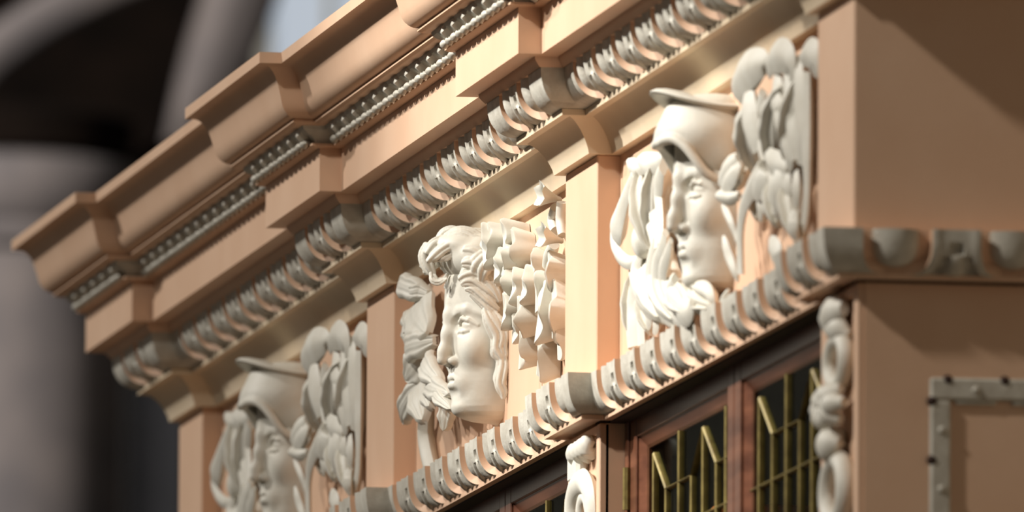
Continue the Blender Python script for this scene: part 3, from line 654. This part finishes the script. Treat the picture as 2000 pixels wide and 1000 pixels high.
def blade_leaf(name, b, t, w, parent, xc, seed, lobes=3, amp=.07, flute=0.):
    r_ = np.random.default_rng(seed); b = np.array(b, float); t = np.array(t, float); ax = t-b; L = np.linalg.norm(ax)
    N0 = np.array([.78, .62, .0]); Tn = ax/L; S = np.cross(Tn, N0); S /= np.linalg.norm(S); N = np.cross(S, Tn); N /= np.linalg.norm(N)
    if N[1] < 0: N = -N
    R, C = 16, (21 if flute else 9); V = []; w = w*1.15; bow = r_.uniform(.08, .16)*min(L, 200)
    for sgn in (0, 1):
        for i in range(R+1):
            u = i/R; c = b+ax*u+N*bow*math.sin(math.pi*u)
            hw = w*(math.sin(math.pi*min(1, u*.93+.05))**.6)*(1+amp*math.cos(2*math.pi*lobes*u+1))
            if i == R: hw = w*.08
            for j in range(C):
                s = j/(C-1)*2-1; cup = 8*(1-s*s)-4*math.exp(-(s/.15)**2)+1.5*math.cos(2*math.pi*lobes*u)*abs(s)+flute*math.cos(s*9)
                V.append(c+S*hw*s+N*(cup-(9 if sgn else 0)))
    B = (R+1)*C; Fc = []
    for i in range(R):
        for j in range(C-1):
            Fc.append((i*C+j, i*C+j+1, (i+1)*C+j+1, (i+1)*C+j)); Fc.append((B+i*C+j, B+(i+1)*C+j, B+(i+1)*C+j+1, B+i*C+j+1))
    for j in range(C-1): Fc.append((j, B+j, B+j+1, j+1)); Fc.append((R*C+j, R*C+j+1, B+R*C+j+1, B+R*C+j))
    for i in range(R): Fc.append((i*C, (i+1)*C, B+(i+1)*C, B+i*C)); Fc.append((i*C+C-1, B+i*C+C-1, B+(i+1)*C+C-1, (i+1)*C+C-1))
    V = np.array(V); V[:, 1] = np.maximum(V[:, 1], 1)
    return obj(name, pw(V, xc), Fc, IVORY, parent, auto=50)
def bell_flower(name, c, parent, xc, s=1.0):
    """open bell seen from the side, mouth turned outwards"""
    V = []; S = 20; R = 8
    for i in range(R+1):
        u = i/R; r = (10+34*u**1.6)*s; off = -22*s+46*s*u
        for j in range(S):
            t = 2*math.pi*j/S; rr = r*(1+.14*u*math.cos(5*t))
            V.append((c[0]+rr*1.2*math.cos(t), c[1]+off+5*u*math.cos(5*t), c[2]+rr*.62*math.sin(t)+off*.25))
    for i in range(R, -1, -1):
        u = i/R; r = (10+34*u**1.6)*s*.82; off = -22*s+46*s*u-2
        for j in range(S):
            t = 2*math.pi*j/S; V.append((c[0]+r*1.2*math.cos(t), c[1]+off, c[2]+r*.62*math.sin(t)+off*.25))
    n = 2*R+2; Fc = [(i*S+j, i*S+(j+1) % S, (i+1)*S+(j+1) % S, (i+1)*S+j) for i in range(n-1) for j in range(S)]+[tuple(range(S)), tuple((n-1)*S+j for j in range(S))]
    V = np.array(V); V[:, 1] = np.maximum(V[:, 1], 1)
    return obj(name, pw(V, xc), Fc, IVORY, parent, auto=60)

# ---------------------------------------------------------------- the vine-crowned head (middle bay)
xc = (BAYS[1][0]+BAYS[1][1])/2
vine = thing('carved_head', (xc, REC, 20), 'white carved head with wavy hair, vine leaves around it, no helmet', 'carving', 'carved heads along the frieze')
V, Q = sculpt(face_field(0, 0), 1); part_from(V, Q, 'face', IVORY, vine, xc)
Hf = Field((-142, -6, 30), (142, 190, 478), 2.0)
Hf.ell((0, 52, 398), (110, 80, 60), 0)
Hf.ell((0, 98, 425), (78, 52, 32), 14)
for t in np.linspace(0, 1, 9):                                        # locks combed back over the crown
    for s in (-1, 1):
        w = 6*math.sin(9*t)
        HAIR.append([[s*(6+96*t), 131-76*t, 384-44*t, 6], [s*(10+102*t), 128-78*t+w, 412-50*t, 11], [s*(14+104*t), 104-66*t, 438-58*t+w*.5, 12], [s*(18+104*t), 66-44*t, 454-66*t, 11], [s*(20+102*t), 28-14*t, 456-70*t, 8]])
CROWN = 18
for s in (-1, 1):
    Hf.ell((s*80, 36, 330), (24, 38, 62), 10)
    for li, l in enumerate(HAIR):
        if li >= len(HAIR)-CROWN:
            if s < 0: continue
        elif s < 0 and l[len(l)//2][0] < 40: continue
        big, dx = (1.6, 7) if l[len(l)//2][0] > 90 else (1.15, 0)
        P = spline([(s*(p[0]+dx), max(p[1]+dx*.6, 9), p[2], p[3]*big) for p in l], 4)
        core = P.copy(); core[:, 3] *= .6; Hf.chain([tuple(q) for q in core], 1.5)
        T = np.gradient(P[:, :3], axis=0); out = np.array([s*.75, .62, .2]); out /= np.linalg.norm(out)
        sd = np.cross(T, out); sd /= np.linalg.norm(sd, axis=1)[:, None]+1e-9
        for e, lift in ((-.66, .12), (0., .5), (.66, .12)):           # three strands to every lock
            G = P.copy(); G[:, :3] += sd*(P[:, 3:4]*e)+out*P[:, 3:4]*lift; G[:, 3] = np.maximum(P[:, 3]*.42, 1.6); Hf.chain([tuple(q) for q in G], .4)
Hf.ell((62, 150, 366), (30, 34, 22), 8, True)
V, Q = sculpt(Hf, 0); part_from(V, Q, 'hair', IVORY, vine, xc)
for i, s in enumerate(SLABS): slab_leaf('vine_leaf', s, vine, xc, 100+i)
for i, (b, t, w) in enumerate(BLADES): blade_leaf('vine_leaf', b, t, w*.85, vine, xc, 200+i, 3, .09, 2.2)
frond('vine_stem', VINE_STEM, vine, xc, wide=1.1)
for b in BELLS: bell_flower('bell_flower', b, vine, xc, 1.0)
for l in BELL_STEMS: frond('vine_stem', l, vine, xc, wide=1.0, flute=.05)

# ---------------------------------------------------------------- the helmeted head (outer bays)
xc = (BAYS[0][0]+BAYS[0][1])/2
helm = thing('carved_head', (xc, REC, 20), 'white carved helmeted head with leafy scrolls, nearest the corner', 'carving', 'carved heads along the frieze')
V, Q = sculpt(face_field(-14, -2), 1); part_from(V, Q, 'face', IVORY, helm, xc)
G = Field((-150, -6, 235), (150, 180, 470), 2.2)
G.ell((0, 34, 352), (127, 118, 86), 0)
G.ell((0, 34, 410), (104, 92, 34), 24)
G.ell((0, 20, 310), (126, 60, 62), 20)
G.ell((0, 34, 348), (112, 101, 74), 0, True)
G.ell((0, 152, 268), (220, 88, 74), 4, True)
RIM = [(0, 147, 343, 6), (30, 145, 341, 7), (52, 138, 345, 8), (78, 124, 343, 8), (99, 106, 326, 8), (113, 88, 300, 8), (120, 70, 274, 8), (122, 48, 260, 7), (124, 20, 256, 6)]
for s in (-1, 1): G.chain([tuple(q) for q in spline([(s*p[0], *p[1:]) for p in RIM], 4)], 6)
V, Q = sculpt(G, 2); part_from(V, Q, 'helmet', IVORY, helm, xc)
# visor-like brim round the crown
V = []; n = 32; sec = [(1.0, 3), (1.02, 0), (1.0, -4), (.92, -7), (.70, -14), (.60, -22), (.60, 2), (.85, 7), (.95, 6)]
for i in range(n+1):
    t = -math.pi/2+math.pi*i/n
    for q, dz in sec: V.append((124*q*math.sin(t), max(159*q*math.cos(t), -3), 449-40*math.sin(t)**2+dz))
k = len(sec); Fc = [(i*k+j, i*k+(j+1) % k, (i+1)*k+(j+1) % k, (i+1)*k+j) for i in range(n) for j in range(k)]+[tuple(range(k)), tuple(n*k+j for j in range(k))]
obj('brim', pw(V, xc), Fc, IVORY, helm, auto=50)
for l in SCROLL_L: frond('scroll_leaf', [(*p[:3], p[3]*1.12) for p in l], helm, xc, wide=2.0, flute=.13)
for l in SCROLL_R:
    hairy = l[1][0] < 420
    frond('hair_lock' if hairy else 'scroll_leaf', [(*p[:3], p[3]*(1.0 if hairy else 1.12)) for p in l], helm, xc, wide=1.25 if hairy else 2.4, flute=.13)
for i, (b, t, w) in enumerate(ACANTHUS): blade_leaf('acanthus_leaf', b, t, w*.72, helm, xc, 300+i, 4, .03, 6.)
V = []; S = 18; R = 10; bx, bd, bh = BUD[0]
for i in range(R+1):
    u = i/R*math.pi
    for j in range(S):
        t = 2*math.pi*j/S; rr = 1+.10*math.cos(6*t)
        V.append((bx+44*math.sin(u)*math.cos(t)*rr, max(1, bd-8+24*math.sin(u)*math.sin(t)*rr), bh+40*math.cos(u)))
obj('bud', pw(V, xc), [(i*S+j, i*S+(j+1) % S, (i+1)*S+(j+1) % S, (i+1)*S+j) for i in range(R) for j in range(S)], IVORY, helm, auto=60)
# its twin at the far end
dx = (BAYS[2][0]+BAYS[2][1])/2-xc
h2 = helm.copy(); COL.objects.link(h2); h2.location.x += dx*U; h2['label'] = 'white carved helmeted head with leafy scrolls, at the far lower left'
for c in list(helm.children):
    c2 = c.copy(); COL.objects.link(c2); c2.parent = h2

# ---------------------------------------------------------------- carving on the lower piers
def pier_tube(pts, T, name='carving_scroll', wide=1.0, flute=.05):
    """pts: x, out from the pier field, z, radius"""
    S = spline(pts, 6); A = S[:, :3]; r = S[:, 3]; T_ = np.gradient(A, axis=0); T_ /= np.linalg.norm(T_, axis=1)[:, None]+1e-9
    Sd = np.cross(T_, [0, 1., 0]); Sd /= np.linalg.norm(Sd, axis=1)[:, None]+1e-9; Nn = np.cross(Sd, T_); C = 12; V = []
    for i in range(len(A)):
        for j in range(C):
            th = 2*math.pi*j/C; f = 1+flute*math.cos(4*th); q = A[i]+Sd[i]*r[i]*wide*math.cos(th)*f+Nn[i]*r[i]*math.sin(th)*f
            V.append((q[0], 22-max(q[1], 0), q[2]))
    L = len(A); Fc = [(i*C+j, i*C+(j+1) % C, (i+1)*C+(j+1) % C, (i+1)*C+j) for i in range(L-1) for j in range(C)]+[tuple(range(C)), tuple((L-1)*C+j for j in range(C))]
    return obj(name, V, Fc, IVORY, T, auto=60)
T = piers[1]; x0 = -3095
obj('carving_block', *bbox(x0-130, x0-10, -6, 22, -214, -142, 8), IVORY, T)
for i, (xx, w) in enumerate([(-70, 22), (-15, 22), (40, 24), (95, 26)]): pier_tube([(x0+xx, 6, -190+i*4, 6), (x0+xx, 20, -160, w*.8), (x0+xx+10, 24, -146, w*.7), (x0+xx+16, 12, -137, 8)], T, 'carving_leaf', 1.3)
pier_tube([(x0-120, 10, -520, 16), (x0-125, 14, -330, 17), (x0-118, 16, -262, 18), (x0-70, 18, -228, 18), (x0+10, 18, -220, 18), (x0+80, 18, -236, 18), (x0+118, 16, -270, 18), (x0+124, 14, -340, 17), (x0+120, 10, -520, 14)], T, wide=1.5)
pier_tube([(x0-60, 8, -520, 9), (x0-62, 10, -330, 10), (x0-40, 12, -268, 11), (x0+5, 12, -252, 11), (x0+50, 12, -272, 11), (x0+66, 10, -340, 10), (x0+64, 8, -520, 9)], T, wide=1.4)
T = piers[0]; x0 = -186
def ring(cz, rx, rz, r, out, T):
    pts = [(x0+rx*math.sin(t), out, cz+rz*math.cos(t), r) for t in np.linspace(0, 2*math.pi, 13)]
    pier_tube(pts, T, 'carving_ring')
pier_tube([(x0-70, 8, -190, 8), (x0-45, 24, -168, 20), (x0+10, 28, -156, 24), (x0+70, 18, -150, 10)], T, 'carving_leaf', 1.5)
pier_tube([(x0+70, 8, -206, 8), (x0+40, 22, -188, 18), (x0-20, 26, -178, 16), (x0-70, 10, -150, 6)], T, 'carving_leaf', 1.4)
ring(-250, 82, 46, 17, 16, T)
for i in range(8):
    t = 2*math.pi*i/8; pier_tube([(x0+12*math.cos(t), 30, -340+10*math.sin(t), 14), (x0+62*math.cos(t), 44, -340+24*math.sin(t), 18), (x0+112*math.cos(t), 26, -340+44*math.sin(t), 8)], T, 'rosette_petal', 1.3)
ring(-340, 26, 12, 16, 44, T)
pier_tube([(x0, 8, -385, 12), (x0, 26, -405, 30), (x0, 28, -425, 28), (x0, 12, -442, 12)], T, 'carving_drop', 1.7)
ring(-505, 92, 62, 20, 18, T)
# ================================================================ the hall behind the far end (all well out of focus)
def st(o): return tag(o, kind='structure')
st(obj('floor', *box(-46500, 36000, -16000, 14000, BOT-100, BOT), FLOOR))
st(obj('wall_back', *box(-46500, -46000, 3300, 14000, BOT, 14000), DARKWOOD))
st(obj('wall_front', *box(-46500, -46000, -16000, 3299, BOT, 14000), STONE))
st(obj('wall_side', *box(-8880, 36000, DEPTH+30, DEPTH+260, BOT, 900), PLASTER))
def lathe(cx, cy, prof, S=40):
    V = []; 
    for r, z in prof:
        for j in range(S): V.append((cx+r*math.cos(2*math.pi*j/S), cy+r*math.sin(2*math.pi*j/S), z))
    n = len(prof); Fc = [(i*S+j, i*S+(j+1) % S, (i+1)*S+(j+1) % S, (i+1)*S+j) for i in range(n-1) for j in range(S)]+[tuple(range(S)), tuple((n-1)*S+j for j in range(S))]
    return V, Fc
col = thing('stone_column', (-42000, 4070, BOT), 'thick blurred grey stone column in the background at far left', 'column')
obj('shaft', *lathe(-42000, 4070, [(600, BOT+500), (590, 4440)]), STONE_D, col, auto=40)
obj('base', *lathe(-42000, 4070, [(790, BOT), (790, BOT+200), (690, BOT+320), (710, BOT+420), (600, BOT+500)]), STONE_D, col, auto=40)
obj('capital', *lathe(-42000, 4070, [(590, 4440), (640, 4470), (650, 4520), (610, 4560), (650, 4600), (690, 4700), (700, 4800), (680, 4850), (620, 4870)]), STONE_D, col, auto=40)
obj('abacus', *lathe(-42000, 4070, [(600, 4870), (640, 4900), (660, 5060), (600, 5090)]), DARKWOOD, col, auto=40)
col2 = thing('slender_column', (-42300, 4880, BOT), 'slender bluish grey stone shaft beside the thick background column', 'column')
obj('shaft', *lathe(-42300, 4880, [(150, BOT+400), (145, 4460)]), STONE_B, col2, auto=40)
obj('base', *lathe(-42300, 4880, [(200, BOT), (200, BOT+200), (180, BOT+300), (150, BOT+400)]), STONE_B, col2, auto=40)
obj('capital', *lathe(-42300, 4880, [(145, 4460), (165, 4490), (160, 4530), (170, 4620), (180, 4700), (182, 4760)]), STONE_D, col2, auto=40)
obj('block', *bbox(-42600, -42000, 4790, 5080, 4762, 5000, 20), DARKWOOD, col2)
def rib(name, pts, label, m):
    P = spline(pts, 8); A = P[:, :3]; r = P[:, 3]; T = np.gradient(A, axis=0); T /= np.linalg.norm(T, axis=1)[:, None]; B = np.array([1., 0, 0]); C = 20; V = []
    for i in range(len(A)):
        N = np.cross(T[i], B); N /= np.linalg.norm(N)
        for j in range(C):
            th = 2*math.pi*j/C; f = 1+.12*math.cos(3*th); V.append(A[i]+N*r[i]*math.cos(th)*f+B*r[i]*math.sin(th)*f)
    L = len(A); Fc = [(i*C+j, i*C+(j+1) % C, (i+1)*C+(j+1) % C, (i+1)*C+j) for i in range(L-1) for j in range(C)]+[tuple(range(C)), tuple((L-1)*C+j for j in range(C))]
    tag(obj(name, V, Fc, m, auto=50), label, 'arch')
rib('arch_rib', [(-42200, 3950, 5215, 105), (-42200, 4080, 5400, 105), (-42200, 4420, 5640, 100), (-42200, 4900, 5860, 100), (-42200, 5500, 6000, 100)], 'blurred pale stone arch rib crossing the upper left corner', STONE_D)
rib('arch_rib', [(-43500, 5080, 4600, 60), (-43500, 5160, 5050, 95), (-43500, 5300, 5500, 150), (-43500, 5420, 5850, 170), (-43500, 5600, 6400, 180)], 'blurred beige stone rib rising left of the bright window strip', STONE_D)
WIN = bpy.data.materials.new('daylit_pane'); WIN.use_nodes = True
wp = WIN.node_tree.nodes['Principled BSDF']; wp.inputs['Base Color'].default_value = (.1, .1, .11, 1); wp.inputs['Emission Color'].default_value = (.78, .88, 1, 1); wp.inputs['Emission Strength'].default_value = .5
w1 = bpy.data.objects.new('window_1', None); COL.objects.link(w1); place(w1, (-45900, 6100, 4600), None); st(w1)
obj('pane', *box(-45960, -45930, 5960, 6230, 4700, 7400), WIN, w1); obj('pane', *box(-45960, -45930, 6260, 6700, 4700, 7400), WIN, w1)
obj('mullion', *bbox(-45970, -45880, 6228, 6262, 4700, 7400, 6), STONE, w1)
for y0, y1 in ((5900, 5960), (6700, 6780)): obj('jamb', *bbox(-45980, -45860, y0, y1, 4640, 7460, 6), STONE, w1)
# unseen fill lights, added to brighten the columns and the far stone wall
spot('hall_fill_light', W(-42000, 4500, 4500), (-0.75, 0.75, -0.35), 5.0, 1800, 55, 0.8, 0.4, (1.0, 0.97, 0.92))
spot('hall_fill_light', W(-46000, -6500, 4500), (-1.0, 0.1, -0.35), 7.0, 1900, 80, 0.6, 0.4, (1.0, 0.96, 0.92))
